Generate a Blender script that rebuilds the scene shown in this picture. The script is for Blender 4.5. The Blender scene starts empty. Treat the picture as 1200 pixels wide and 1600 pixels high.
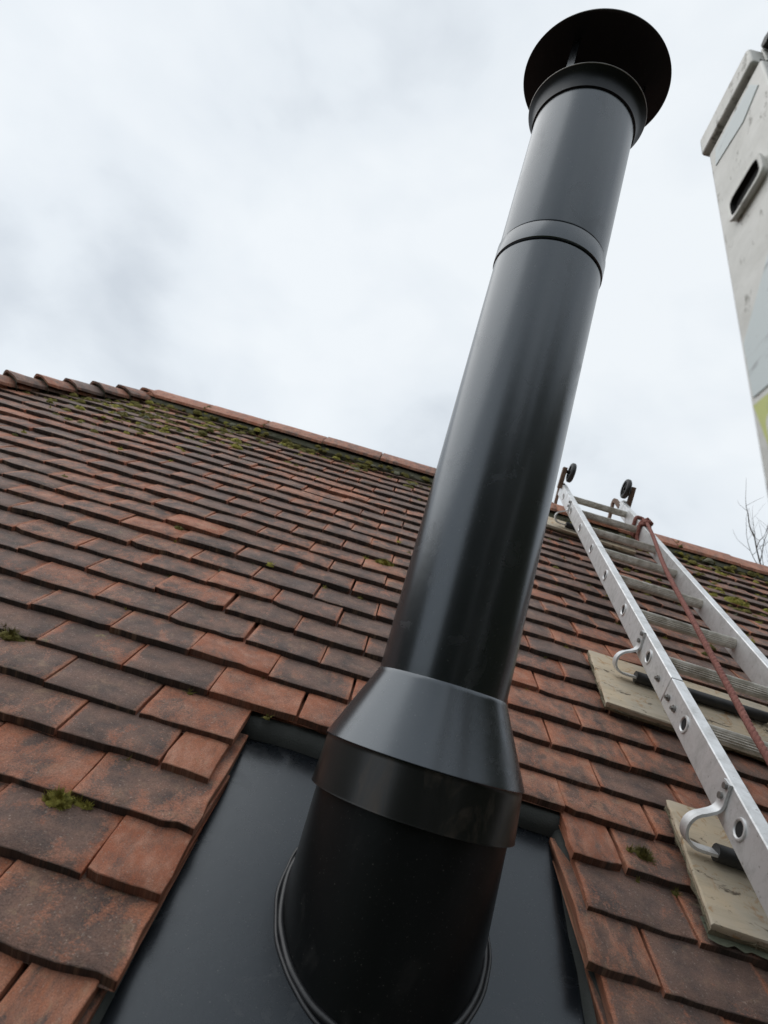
import bpy, bmesh, math, random
from mathutils import Vector, Matrix, noise

sc = bpy.context.scene
COL = sc.collection
rnd = random.Random(7)
R = math.radians
TH = 0.57623                     # roof pitch (33 degrees)
ST, CT = math.sin(TH), math.cos(TH)
Z0 = 4.2                         # height of the roof origin above the ground

# ------------------------------------------------------------------ camera
CAMPOS = Vector((0.591025, -1.211119, 0.067169 + Z0))
cam_d = bpy.data.cameras.new('camera')
cam = bpy.data.objects.new('camera', cam_d)
COL.objects.link(cam)
cam.matrix_world = Matrix(((0.959256, -0.280341, 0.035164, CAMPOS.x),
                           (-0.047191, -0.281685, -0.958346, CAMPOS.y),
                           (0.278569, 0.917640, -0.283437, CAMPOS.z),
                           (0, 0, 0, 1)))
cam_d.sensor_fit = 'HORIZONTAL'
cam_d.sensor_width = 36
cam_d.lens = 29.4954
cam_d.clip_start = 0.01
cam_d.clip_end = 2000
cam_d.dof.use_dof = True
cam_d.dof.focus_distance = 1.3
cam_d.dof.aperture_fstop = 9
sc.camera = cam

# ------------------------------------------------------------------ light
SUN_EL, SUN_AZ = R(48), R(-75)   # azimuth measured from +Y towards +X
world = bpy.data.worlds.new('World')
sc.world = world
world.use_nodes = True


class NT:
    """tiny node-tree helper"""
    def __init__(s, tree):
        s.t = tree
        tree.nodes.clear()

    def n(s, typ, ins=None, **props):
        nd = s.t.nodes.new(typ)
        for k, v in props.items():
            setattr(nd, k, v)
        for k, v in (ins or {}).items():
            sock = nd.inputs[k]
            if isinstance(v, bpy.types.NodeSocket):
                s.t.links.new(v, sock)
            else:
                sock.default_value = v
        return nd

    def math(s, op, a, b=0.0, c=0.0, clamp=False):
        return s.n('ShaderNodeMath', {0: a, 1: b, 2: c}, operation=op, use_clamp=clamp).outputs[0]

    def mix(s, fac, a, b, blend='MIX'):
        nd = s.n('ShaderNodeMix', data_type='RGBA', blend_type=blend)
        for i, v in ((0, fac), (6, a), (7, b)):
            if isinstance(v, bpy.types.NodeSocket):
                s.t.links.new(v, nd.inputs[i])
            else:
                nd.inputs[i].default_value = (*v, 1) if i and len(v) == 3 else v
        return nd.outputs[2]

    def ramp(s, fac, stops):
        nd = s.n('ShaderNodeValToRGB', {0: fac})
        e = nd.color_ramp.elements
        while len(e) < len(stops):
            e.new(0.5)
        for el, (p, c) in zip(e, stops):
            el.position = p
            el.color = (c, c, c, 1) if isinstance(c, (int, float)) else (*c, 1)
        return nd.outputs[0]

    def noise(s, vec, scale, detail=4, rough=0.55, dist=0.0):
        return s.n('ShaderNodeTexNoise', {'Vector': vec, 'Scale': scale, 'Detail': detail,
                                          'Roughness': rough, 'Distortion': dist}).outputs[0]

    def map(s, vec, scale=(1, 1, 1), loc=(0, 0, 0), rot=(0, 0, 0)):
        return s.n('ShaderNodeMapping', {'Vector': vec, 'Scale': scale, 'Location': loc, 'Rotation': rot}).outputs[0]


w = NT(world.node_tree)
sky = w.n('ShaderNodeTexSky', sky_type='NISHITA', sun_disc=False, sun_elevation=SUN_EL, sun_rotation=SUN_AZ)
gen = w.n('ShaderNodeTexCoord').outputs['Generated']
big = w.noise(w.map(gen, (1.0, 1.0, 1.35), (7.7, 2.2, 5.1)), 1.9, 4, 0.5, 0.25)
fine = w.noise(w.map(gen, (1.0, 1.0, 1.6), (4.1, 0.3, 2.0)), 5.0, 6, 0.55, 0.3)
cl = w.math('ADD', w.math('MULTIPLY', big, 0.76), w.math('MULTIPLY', fine, 0.24))
cloud = w.ramp(cl, [(0.34, (6.5, 7.05, 7.65)), (0.45, (8.2, 8.75, 9.25)), (0.57, (9.1, 9.55, 9.9))])
skycol = w.mix(0.93, sky.outputs[0], cloud)
bg = w.n('ShaderNodeBackground', {'Color': skycol, 'Strength': 0.092})
w.t.links.new(bg.outputs[0], w.n('ShaderNodeOutputWorld').inputs[0])

sun_d = bpy.data.lights.new('sun', 'SUN')
sun_d.energy = 1.1
sun_d.angle = R(70)
sun_d.color = (1.0, 0.97, 0.93)
sun = bpy.data.objects.new('sun', sun_d)
COL.objects.link(sun)
sd = Vector((math.sin(SUN_AZ) * math.cos(SUN_EL), math.cos(SUN_AZ) * math.cos(SUN_EL), math.sin(SUN_EL)))
sun.rotation_euler = sd.to_track_quat('Z', 'Y').to_euler()
sun.location = (0, 0, 30)

vs = sc.view_settings
vs.view_transform = 'Standard'
vs.look = 'None'
vs.exposure = 0.15
vs.gamma = 1.0
vs.use_curve_mapping = False
sc.cycles.max_bounces = 6

# ------------------------------------------------------------------ materials
MATS = {}


def mat(name):
    m = bpy.data.materials.new(name)
    m.use_nodes = True
    MATS[name] = m
    return m, NT(m.node_tree)


def finish(t, color, rough, bump=None, strength=0.3, dist=0.001, metallic=0.0, spec=0.5, **kw):
    ins = {'Base Color': color if isinstance(color, bpy.types.NodeSocket) else (*color, 1),
           'Roughness': rough, 'Metallic': metallic, 'Specular IOR Level': spec}
    ins.update(kw)
    if bump is not None:
        ins['Normal'] = t.n('ShaderNodeBump', {'Height': bump, 'Strength': strength, 'Distance': dist}).outputs[0]
    b = t.n('ShaderNodeBsdfPrincipled', ins)
    t.t.links.new(b.outputs[0], t.n('ShaderNodeOutputMaterial').inputs[0])
    return b


def tile_material(name, ridge=False):
    m, t = mat(name)
    pos = t.n('ShaderNodeNewGeometry').outputs['Position']
    uv = t.n('ShaderNodeUVMap', uv_map='UVMap').outputs[0]
    oi = t.n('ShaderNodeObjectInfo')
    at = t.n('ShaderNodeAttribute', attribute_name='tint')
    r0 = t.math('FRACT', t.math('ADD', oi.outputs['Random'], at.outputs['Fac']))
    r1 = t.math('FRACT', t.math('MULTIPLY', r0, 17.31))
    r2 = t.math('FRACT', t.math('MULTIPLY', r0, 53.7))
    fresh = t.math('SUBTRACT', 1.0, t.n('ShaderNodeSeparateColor', {0: oi.outputs['Color']}).outputs[0])
    sx = t.n('ShaderNodeSeparateXYZ', {0: uv})
    u, v = sx.outputs[0], sx.outputs[1]
    off = t.n('ShaderNodeCombineXYZ', {0: t.math('MULTIPLY', r0, 31), 1: t.math('MULTIPLY', r1, 23), 2: t.math('MULTIPLY', r2, 11)}).outputs[0]
    uvm = t.n('ShaderNodeCombineXYZ', {0: t.math('MULTIPLY', u, 1.0 if ridge else 0.165), 1: v, 2: 0.0}).outputs[0]
    uvo = t.n('ShaderNodeVectorMath', {0: uvm, 1: off}, operation='ADD').outputs[0]
    # soot / algae blotches, heavier in the middle of a tile; sandy grain over all
    n1 = t.noise(t.map(uvo, (1.0, 0.7, 1)), 24, 5, 0.58, 0.6)
    n2 = t.noise(pos, 2.3, 4, 0.55)
    n3 = t.noise(uvo, 320, 4, 0.75)
    n4 = t.noise(t.map(uvo, (1.0, 0.5, 1)), 70, 4, 0.6, 0.4)
    edge = t.ramp(t.math('ABSOLUTE', t.math('MULTIPLY', u, 2.0)), [(0.70, 0.0), (0.90, 0.35), (0.985, 1.3)]) if not ridge else 0.35
    g = t.math('ADD', t.math('MULTIPLY', n1, 1.35), t.math('MULTIPLY', n2, 0.9))
    g = t.math('ADD', g, t.math('MULTIPLY', t.math('SUBTRACT', r1, 0.5), 0.44))
    g = t.math('SUBTRACT', g, t.math('MULTIPLY', edge, 0.40))
    g = t.math('SUBTRACT', g, t.math('MULTIPLY', fresh, 0.62))
    g = t.math('ADD', g, t.math('MULTIPLY', t.math('SUBTRACT', n3, 0.5), 1.1))
    g = t.math('ADD', g, t.math('MULTIPLY', t.math('SUBTRACT', n4, 0.5), 0.6))
    grime = t.ramp(g, [(0.58, 0.0), (1.0, 0.68), (1.36, 1.0)])
    clay = t.mix(r2, (0.335, 0.112, 0.056), (0.385, 0.15, 0.082))
    clay = t.mix(t.ramp(t.noise(uvo, 30, 4, 0.6), [(0.42, 0.0), (0.72, 0.8)]), clay, (0.45, 0.235, 0.16))
    dark = t.mix(t.ramp(t.noise(uvo, 19, 4, 0.6), [(0.32, 0.0), (0.68, 1.0)]), (0.072, 0.052, 0.046), (0.220, 0.125, 0.092))
    dark = t.mix(t.ramp(n2, [(0.40, 0.0), (0.66, 0.45)]), dark, (0.150, 0.110, 0.099))
    col = t.mix(grime, clay, dark)
    # pale lichen and lime spots
    sp = t.ramp(t.noise(uvo, 230, 3, 0.6), [(0.62, 0.0), (0.70, 0.6)])
    col = t.mix(sp, col, (0.36, 0.29, 0.24))
    lich = t.math('MULTIPLY', t.ramp(t.noise(uvo, 26, 6, 0.7), [(0.60, 0.0), (0.72, 0.75)]), t.ramp(r0, [(0.90, 0.0), (0.93, 1.0)]))
    col = t.mix(lich, col, (0.30, 0.25, 0.12))
    # black algae plus a painted shadow line on the weathered lower (butt) edge
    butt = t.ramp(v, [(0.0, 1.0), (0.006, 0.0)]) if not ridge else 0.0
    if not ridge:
        butt_dark = t.math('MULTIPLY', butt, t.ramp(t.noise(uvo, 40, 5, 0.6), [(0.30, 0.95), (0.75, 0.6)]))
        butt_dark = t.math('MULTIPLY', butt_dark, t.math('SUBTRACT', 1.0, t.math('MULTIPLY', fresh, 0.5)))
        col = t.mix(butt_dark, col, (0.017, 0.014, 0.012))
    b = t.math('ADD', t.math('MULTIPLY', t.noise(uvo, 330, 4, 0.75), 1.3), t.math('MULTIPLY', t.noise(uvo, 38, 5, 0.62), 1.5))
    rough = t.math('ADD', 0.52, t.math('MULTIPLY', n1, 0.3))
    gr_ = t.ramp(t.noise(uvo, 520, 3, 0.8), [(0.34, 0.70), (0.5, 1.12), (0.68, 1.55)])
    col = t.mix(1.0, col, gr_, 'MULTIPLY')
    # faint buff and rust mottling
    mo_ = t.ramp(t.noise(uvo, 44, 6, 0.7, 0.5), [(0.54, 0.0), (0.68, 0.5)])
    col = t.mix(t.math('MULTIPLY', mo_, r2), col, (0.40, 0.27, 0.17))
    finish(t, col, rough, b, 0.8, 0.0035, spec=0.4)
    return m


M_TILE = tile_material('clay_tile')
M_RIDGE = tile_material('ridge_clay', True)


def satin_black(name, base, rough, dust=0.0, spec=0.5, ior=1.5, tint=(0.84, 0.92, 1.0)):
    m, t = mat(name)
    ob = t.n('ShaderNodeTexCoord').outputs['Object']
    st = t.noise(t.map(ob, (1, 1, 0.05)), 26, 4, 0.6)
    sm = t.noise(ob, 7, 6, 0.62, 0.8)
    spk = t.ramp(t.noise(ob, 420, 2, 0.5), [(0.70, 0.0), (0.75, 1.0)])
    smear = t.ramp(t.noise(t.map(ob, (1, 1, 0.6)), 14, 5, 0.65, 1.4), [(0.58, 0.0), (0.72, 1.0)])
    r = t.math('ADD', rough - 0.06, t.math('MULTIPLY', st, 0.05))
    r = t.math('ADD', r, t.math('MULTIPLY', sm, 0.08))
    r = t.math('ADD', r, t.math('MULTIPLY', smear, 0.10))
    col = t.mix(t.math('MULTIPLY', spk, 0.5 + dust), base, (0.16, 0.15, 0.14))
    col = t.mix(t.math('MULTIPLY', smear, 0.05 + dust), col, (0.14, 0.13, 0.12))
    finish(t, col, r, t.noise(ob, 55, 2), 0.04, 0.002, spec=spec, IOR=ior, **{'Specular Tint': (*tint, 1)})
    return m


M_FLUE = satin_black('satin_black_enamel', (0.0070, 0.0084, 0.0110), 0.255, 0.004, 0.5, 1.92)
M_BASE = satin_black('matt_black_upstand', (0.0055, 0.006, 0.0062), 0.38, 0.012, 0.28)
M_PLATE = satin_black('slate_grey_coating', (0.0055, 0.0072, 0.0095), 0.26, 0.035, 0.5, 1.6)
M_COWL = satin_black('cowl_black', (0.007, 0.0075, 0.009), 0.42, 0.0, 0.35)
M_SKIRT = None
m, t = mat('dusty_collar_band')
ob = t.n('ShaderNodeTexCoord').outputs['Object']
du = t.ramp(t.noise(t.map(ob, (1, 1, 0.35)), 17, 5, 0.65, 0.8), [(0.52, 0.0), (0.72, 0.55)])
finish(t, t.mix(du, (0.007, 0.0078, 0.008), (0.075, 0.055, 0.04)), t.math('ADD', 0.28, t.math('MULTIPLY', du, 0.35)), t.noise(ob, 40, 3), 0.06, 0.002, spec=0.5)
M_SKIRT = m

m, t = mat('sealant')
ob = t.n('ShaderNodeTexCoord').outputs['Object']
finish(t, (0.018, 0.019, 0.021), 0.32, t.noise(ob, 60, 4), 0.3, 0.002)
M_SEAL = m

m, t = mat('grey_foam')
ob = t.n('ShaderNodeTexCoord').outputs['Object']
finish(t, t.mix(t.noise(ob, 20, 4), (0.028, 0.032, 0.030), (0.065, 0.07, 0.066)), 0.85, t.noise(ob, 300, 3), 0.5, 0.002)
M_FOAM = m

m, t = mat('aluminium')
ob = t.n('ShaderNodeTexCoord').outputs['Object']
sc1 = t.noise(t.map(ob, (1, 0.03, 1)), 160, 4, 0.6)
gr = t.noise(ob, 22, 6, 0.68, 0.4)
col = t.mix(t.ramp(gr, [(0.42, 0.0), (0.68, 0.75)]), (0.74, 0.75, 0.76), (0.46, 0.46, 0.45))
col = t.mix(t.ramp(t.noise(ob, 90, 4, 0.7), [(0.62, 0.0), (0.70, 0.6)]), col, (0.22, 0.21, 0.19))
finish(t, col, t.math('ADD', 0.36, t.math('MULTIPLY', gr, 0.3)), sc1, 0.12, 0.001, metallic=0.72)
M_ALU = m

m, t = mat('dull_aluminium')
ob = t.n('ShaderNodeTexCoord').outputs['Object']
gr = t.noise(ob, 30, 6, 0.68, 0.4)
col = t.mix(t.ramp(gr, [(0.40, 0.0), (0.66, 1.0)]), (0.74, 0.715, 0.665), (0.44, 0.41, 0.355))
finish(t, col, 0.5, gr, 0.2, 0.001, metallic=0.45)
M_RUNG = m

m, t = mat('painted_aluminium')
ob = t.n('ShaderNodeTexCoord').outputs['Object']
gr = t.noise(ob, 17, 6, 0.7, 0.5)
col = t.mix(t.ramp(gr, [(0.40, 0.0), (0.70, 0.8)]), (0.62, 0.62, 0.595), (0.46, 0.46, 0.43))
sc2 = t.ramp(t.noise(t.map(ob, (1, 1, 0.35), rot=(0.5, 0, 0)), 75, 5, 0.75), [(0.57, 0.0), (0.65, 0.85)])
col = t.mix(t.ramp(t.noise(ob, 38, 6, 0.75, 1.0), [(0.52, 0.0), (0.70, 0.35)]), col, (0.40, 0.39, 0.35))
col = t.mix(sc2, col, (0.17, 0.16, 0.135))
finish(t, col, 0.5, gr, 0.15, 0.001, metallic=0.25)
M_NEAR = m

m, t = mat('pale_blue_sticker')
ob = t.n('ShaderNodeTexCoord').outputs['Object']
wv = t.ramp(t.noise(t.map(ob, (1, 0.25, 1), rot=(0.4, 0, 0)), 90, 4, 0.7), [(0.60, 0.0), (0.66, 1.0)])
finish(t, t.mix(wv, (0.58, 0.65, 0.66), (0.34, 0.37, 0.38)), 0.4)
M_STICK = m
m, t = mat('yellow_sticker')
ob = t.n('ShaderNodeTexCoord').outputs['Object']
finish(t, t.mix(t.ramp(t.noise(ob, 60, 5, 0.7), [(0.45, 0.0), (0.68, 1.0)]), (0.52, 0.56, 0.17), (0.40, 0.42, 0.22)), 0.45)
M_STICKY = m


def simple(name, c1, c2, scale, rough, bs=0.2, bd=0.001, metallic=0.0, bscale=None, stretch=(1, 1, 1)):
    m, t = mat(name)
    ob = t.n('ShaderNodeTexCoord').outputs['Object']
    n = t.noise(t.map(ob, stretch), scale, 6, 0.65, 0.3)
    finish(t, t.mix(t.ramp(n, [(0.35, 0.0), (0.68, 1.0)]), c1, c2), rough,
           t.noise(t.map(ob, stretch), bscale or scale * 4, 5, 0.65), bs, bd, metallic=metallic)
    return m


M_RUBBER = simple('black_rubber', (0.014, 0.015, 0.016), (0.03, 0.03, 0.032), 40, 0.55)
M_RUST = simple('rusty_steel', (0.10, 0.055, 0.036), (0.19, 0.12, 0.08), 45, 0.75, 0.4)
M_STEEL = simple('grey_steel', (0.32, 0.32, 0.31), (0.2, 0.19, 0.18), 60, 0.42, 0.2, metallic=0.8)
M_DARKHOLE = simple('hub_black_and_hole_shade', (0.008, 0.008, 0.009), (0.014, 0.014, 0.014), 30, 0.85)  # black of the wheel hubs, and painted shade for rung holes and cap gaps
M_ROPE = simple('red_rope', (0.15, 0.050, 0.040), (0.27, 0.105, 0.082), 90, 0.85, 0.6, 0.002, bscale=500)
M_MORTAR = simple('mortar', (0.085, 0.08, 0.055), (0.035, 0.038, 0.018), 18, 0.95, 0.8, 0.006, bscale=120)
M_MOSS = simple('moss', (0.075, 0.072, 0.016), (0.25, 0.215, 0.05), 34, 0.95, 0.9, 0.006, bscale=400)
M_MOSSB = simple('bright_moss', (0.17, 0.17, 0.022), (0.46, 0.40, 0.09), 45, 0.95, 0.9, 0.006, bscale=420)
M_LICHEN = simple('grey_lichen', (0.26, 0.25, 0.19), (0.13, 0.14, 0.08), 70, 0.95, 0.8, 0.004, bscale=300)
M_MEMB = simple('green_membrane', (0.075, 0.09, 0.06), (0.15, 0.16, 0.115), 30, 0.8, 0.4, 0.003)
M_FIBRE = simple('torn_wood_fibre', (0.22, 0.19, 0.125), (0.11, 0.10, 0.07), 60, 0.95, 0.8, 0.004, bscale=300)
M_DECK = simple('roof_underlay', (0.03, 0.028, 0.026), (0.05, 0.045, 0.04), 12, 0.95)
M_BRICK = simple('brick_wall', (0.24, 0.10, 0.065), (0.32, 0.17, 0.11), 9, 0.9, 0.5, 0.004)
M_GRASS = simple('lawn', (0.045, 0.07, 0.022), (0.085, 0.095, 0.035), 0.8, 1.0, 0.6, 0.02, bscale=30)
M_BARK = simple('bark', (0.055, 0.045, 0.038), (0.10, 0.088, 0.075), 14, 0.9, 0.6, 0.006)
M_SPIN = simple('terracotta_dry_leaf', (0.28, 0.19, 0.08), (0.16, 0.10, 0.05), 50, 0.8)

m, t = mat('weathered_plywood')
ob = t.n('ShaderNodeTexCoord').outputs['Object']
g1 = t.noise(t.map(ob, (0.16, 1, 1)), 75, 5, 0.65, 0.3)
g2 = t.noise(ob, 9, 5, 0.62, 0.5)
col = t.mix(t.ramp(g2, [(0.35, 0.0), (0.66, 1.0)]), (0.47, 0.42, 0.34), (0.54, 0.44, 0.31))
col = t.mix(t.math('MULTIPLY', t.ramp(g1, [(0.45, 0.0), (0.72, 1.0)]), 0.5), col, (0.31, 0.27, 0.21))
st = t.ramp(t.noise(ob, 26, 5, 0.7, 0.8), [(0.57, 0.0), (0.66, 0.75)])
col = t.mix(st, col, (0.38, 0.22, 0.10))
dk = t.ramp(t.noise(t.map(ob, (0.5, 1, 1), (3.1, 0.4, 0)), 30, 5, 0.7, 0.6), [(0.59, 0.0), (0.65, 0.85)])
col = t.mix(dk, col, (0.06, 0.045, 0.032))
finish(t, col, 0.85, g1, 0.45, 0.0015, spec=0.3)
M_PLY = m

# ------------------------------------------------------------------ scene helpers
WM = {}


def link(o, M=None, parent=None):
    M = M if M is not None else Matrix()
    COL.objects.link(o)
    WM[o.name] = M
    if parent is not None:
        o.parent = parent
        o.matrix_basis = WM[parent.name].inverted() @ M
    else:
        o.matrix_basis = M
    return o


def tag(o, label=None, cat=None, group=None, kind=None):
    for k, v in (('label', label), ('category', cat), ('group', group), ('kind', kind)):
        if v:
            o[k] = v
    return o


def empty(name, M):
    o = bpy.data.objects.new(name, None)
    o.empty_display_size = 0.1
    return link(o, M)


def mesh_from(name, verts, faces, material, smooth=True, angle=35, uvs=None):
    me = bpy.data.meshes.new(name)
    me.from_pydata([tuple(v) for v in verts], [], faces)
    if uvs is not None:
        ul = me.uv_layers.new(name='UVMap')
        for lp in me.loops:
            ul.data[lp.index].uv = uvs[lp.vertex_index]
    if material:
        me.materials.append(material)
    if smooth:
        me.shade_smooth()
        me.set_sharp_from_angle(angle=R(angle))
    me.update()
    return me


class B:
    """collects shapes for one mesh"""
    def __init__(s):
        s.v, s.f = [], []

    def add(s, vs, fs):
        o = len(s.v)
        s.v += [Vector(v) for v in vs]
        s.f += [tuple(i + o for i in f) for f in fs]

    def box(s, lo, hi, M=None):
        vs = [Vector((x, y, z)) for z in (lo[2], hi[2]) for y in (lo[1], hi[1]) for x in (lo[0], hi[0])]
        if M is not None:
            vs = [M @ v for v in vs]
        s.add(vs, [(0, 2, 3, 1), (4, 5, 7, 6), (0, 1, 5, 4), (2, 6, 7, 3), (0, 4, 6, 2), (1, 3, 7, 5)])

    def tube(s, pts, rad, seg=10, cap=True, up=None, flat=None, twist=0.0):
        """sweep a circle (or a flat section) along pts"""
        pts = [Vector(p) for p in pts]
        n = len(pts)
        o = len(s.v)
        prev = None
        for i, p in enumerate(pts):
            d = (pts[min(i + 1, n - 1)] - pts[max(i - 1, 0)]).normalized()
            if prev is None:
                a = (Vector(up) if up else (Vector((0, 0, 1)) if abs(d.z) < 0.9 else Vector((1, 0, 0))))
            else:
                a = prev
            a = (a - d * a.dot(d)).normalized()
            prev = a
            b = d.cross(a)
            r = rad(i / (n - 1)) if callable(rad) else rad
            for k in range(seg):
                if flat:
                    ha, hb = flat
                    ca, cb = ((-1, -1), (1, -1), (1, 1), (-1, 1))[k]
                    s.v.append(p + a * ha * ca + b * hb * cb)
                else:
                    an = 2 * math.pi * k / seg + twist * i
                    s.v.append(p + (a * math.cos(an) + b * math.sin(an)) * r)
        for i in range(n - 1):
            for k in range(seg):
                k2 = (k + 1) % seg
                s.f.append((o + i * seg + k, o + i * seg + k2, o + (i + 1) * seg + k2, o + (i + 1) * seg + k))
        if cap:
            s.f.append(tuple(o + k for k in reversed(range(seg))))
            s.f.append(tuple(o + (n - 1) * seg + k for k in range(seg)))

    def strap(s, pts, ha, hb, up):
        s.tube(pts, 1, 4, True, up, (ha, hb))

    def lathe(s, prof, seg=96, c=(0, 0, 0), closed=False):
        o = len(s.v)
        n = len(prof)
        for r, z in prof:
            for k in range(seg):
                a = 2 * math.pi * k / seg
                s.v.append(Vector((c[0] + r * math.cos(a), c[1] + r * math.sin(a), c[2] + z)))
        for i in range(n if closed else n - 1):
            j = (i + 1) % n
            for k in range(seg):
                k2 = (k + 1) % seg
                s.f.append((o + i * seg + k, o + i * seg + k2, o + j * seg + k2, o + j * seg + k))

    def mesh(s, name, material, smooth=True, angle=35):
        return mesh_from(name, s.v, s.f, material, smooth, angle)

    def obj(s, name, material, M=None, parent=None, bevel=0.0, angle=35):
        o = bpy.data.objects.new(name, s.mesh(name, material, True, angle))
        link(o, M, parent)
        if bevel:
            md = o.modifiers.new('bevel', 'BEVEL')
            md.width = bevel
            md.segments = 2
            md.limit_method = 'ANGLE'
        return o


ROOF = Matrix.Translation((0, 0, Z0)) @ Matrix.Rotation(TH, 4, 'X')   # (X, U up the slope, N normal) -> world


def P(x, u, n):
    return ROOF @ Vector((x, u, n))


def smooth01(a, b, x):
    q = min(1, max(0, (x - a) / (b - a)))
    return q * q * (3 - 2 * q)


# ------------------------------------------------------------------ ground
gb = B()
gb.add([(-600, -600, 0), (600, -600, 0), (600, 600, 0), (-600, 600, 0)], [(0, 1, 2, 3)])
tag(gb.obj('ground', M_GRASS), kind='structure')

# unseen woods and hedges added behind the camera, shaped to darken the flue's reflection
wr = random.Random(12)
wd_ = B()
for k in range(110):
    a = R(80 + 225 * k / 110 + wr.uniform(-1.5, 1.5))     # compass bearing from the ridge side, clockwise
    deg = math.degrees(a)
    if deg < 203:
        dd_, hh_ = wr.uniform(11.5, 14.5), wr.uniform(9.0, 12.5)
    elif deg < 252:
        dd_, hh_ = wr.uniform(20, 24), wr.uniform(3.0, 4.4)
    else:
        dd_, hh_ = wr.uniform(20, 26), wr.uniform(8.0, 10.5)
    c_ = Vector((dd_ * math.sin(a), dd_ * math.cos(a), 0))
    rr_ = wr.uniform(1.7, 2.4)
    sd_ = wr.uniform(0, 90)
    o_ = len(wd_.v)
    for j in range(9):
        ph = math.pi * j / 8
        for q in range(14):
            an = 2 * math.pi * q / 14
            d_ = Vector((math.sin(ph) * math.cos(an), math.sin(ph) * math.sin(an), math.cos(ph)))
            f_ = 1 + 0.35 * noise.noise(d_ * 2.2 + Vector((sd_, 0, 0)))
            wd_.v.append(c_ + Vector((d_.x * rr_ * f_, d_.y * rr_ * f_, hh_ * 0.5 + d_.z * hh_ * 0.5 * f_)))
    for j in range(8):
        for q in range(14):
            wd_.f.append((o_ + j * 14 + q, o_ + (j + 1) * 14 + q, o_ + (j + 1) * 14 + (q + 1) % 14, o_ + j * 14 + (q + 1) % 14))
wood = wd_.obj('added_woodland', simple('added_woodland_leaves', (0.03, 0.038, 0.016), (0.07, 0.07, 0.035), 2.0, 1.0, 0.6, 0.1))
tag(wood, 'unseen trees added so the flue mirrors a dark belt low down', 'added_woodland', kind='stuff')

# ------------------------------------------------------------------ house
UE, UR = -1.62, 2.30             # eaves and ridge along the slope
XE, XRIGHT = -0.86, 4.2          # hip end of the ridge, far verge
GAUGE, PITCH = 0.10076, 0.168


def hipx(u):
    return XE - 0.80 * (UR - u)


house = empty('tiled_house', Matrix.Translation((1.0, P(0, UR, 0).y, 0)))
tag(house, 'house with a mossy red brown clay tiled roof', 'house')

ye, yr = P(0, UE, 0).y, P(0, UR, 0).y
ze, zr = P(0, UE, -0.06).z, P(0, UR, -0.06).z
yb = 2 * yr - ye
hx = hipx(UE)
wb = B()
wb.box((hx + 0.25, ye + 0.22, 0), (XRIGHT - 0.12, yb - 0.22, ze - 0.04))
wb.obj('wall', M_BRICK, None, house)
db = B()
A = P(hx, UE, -0.062); Bp = P(XRIGHT, UE, -0.062); Cc = P(XRIGHT, UR, -0.062); Dp = P(XE, UR, -0.062)
A2 = Vector((hx, yb, A.z)); B2 = Vector((XRIGHT, yb, A.z))
db.add([A, Bp, Cc, Dp, A2, B2], [(0, 1, 2, 3), (3, 2, 5, 4), (0, 3, 4), (1, 5, 2), (0, 4, 5, 1)])
roof = db.obj('roof', M_DECK, None, house, angle=5)
# back slope and hip end: one plain layer of clay each (never seen by the camera)
for nm, quad in (('back_slope', [Vector((XE, yr, Cc.z + 0.03)), Vector((XRIGHT, yr, Cc.z + 0.03)), B2 + Vector((0, 0.0, 0.03)), A2 + Vector((0, 0, 0.03))]),
                 ('hip_slope', [A + Vector((-0.02, 0, 0.02)), Dp + Vector((-0.02, 0, 0.02)), A2 + Vector((-0.02, 0, 0.02))])):
    q = B()
    q.add(quad, [tuple(range(len(quad)))])
    q.obj(nm, M_RIDGE, None, house)

# --- tiles
THK = 0.0152
TL = 0.265


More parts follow.
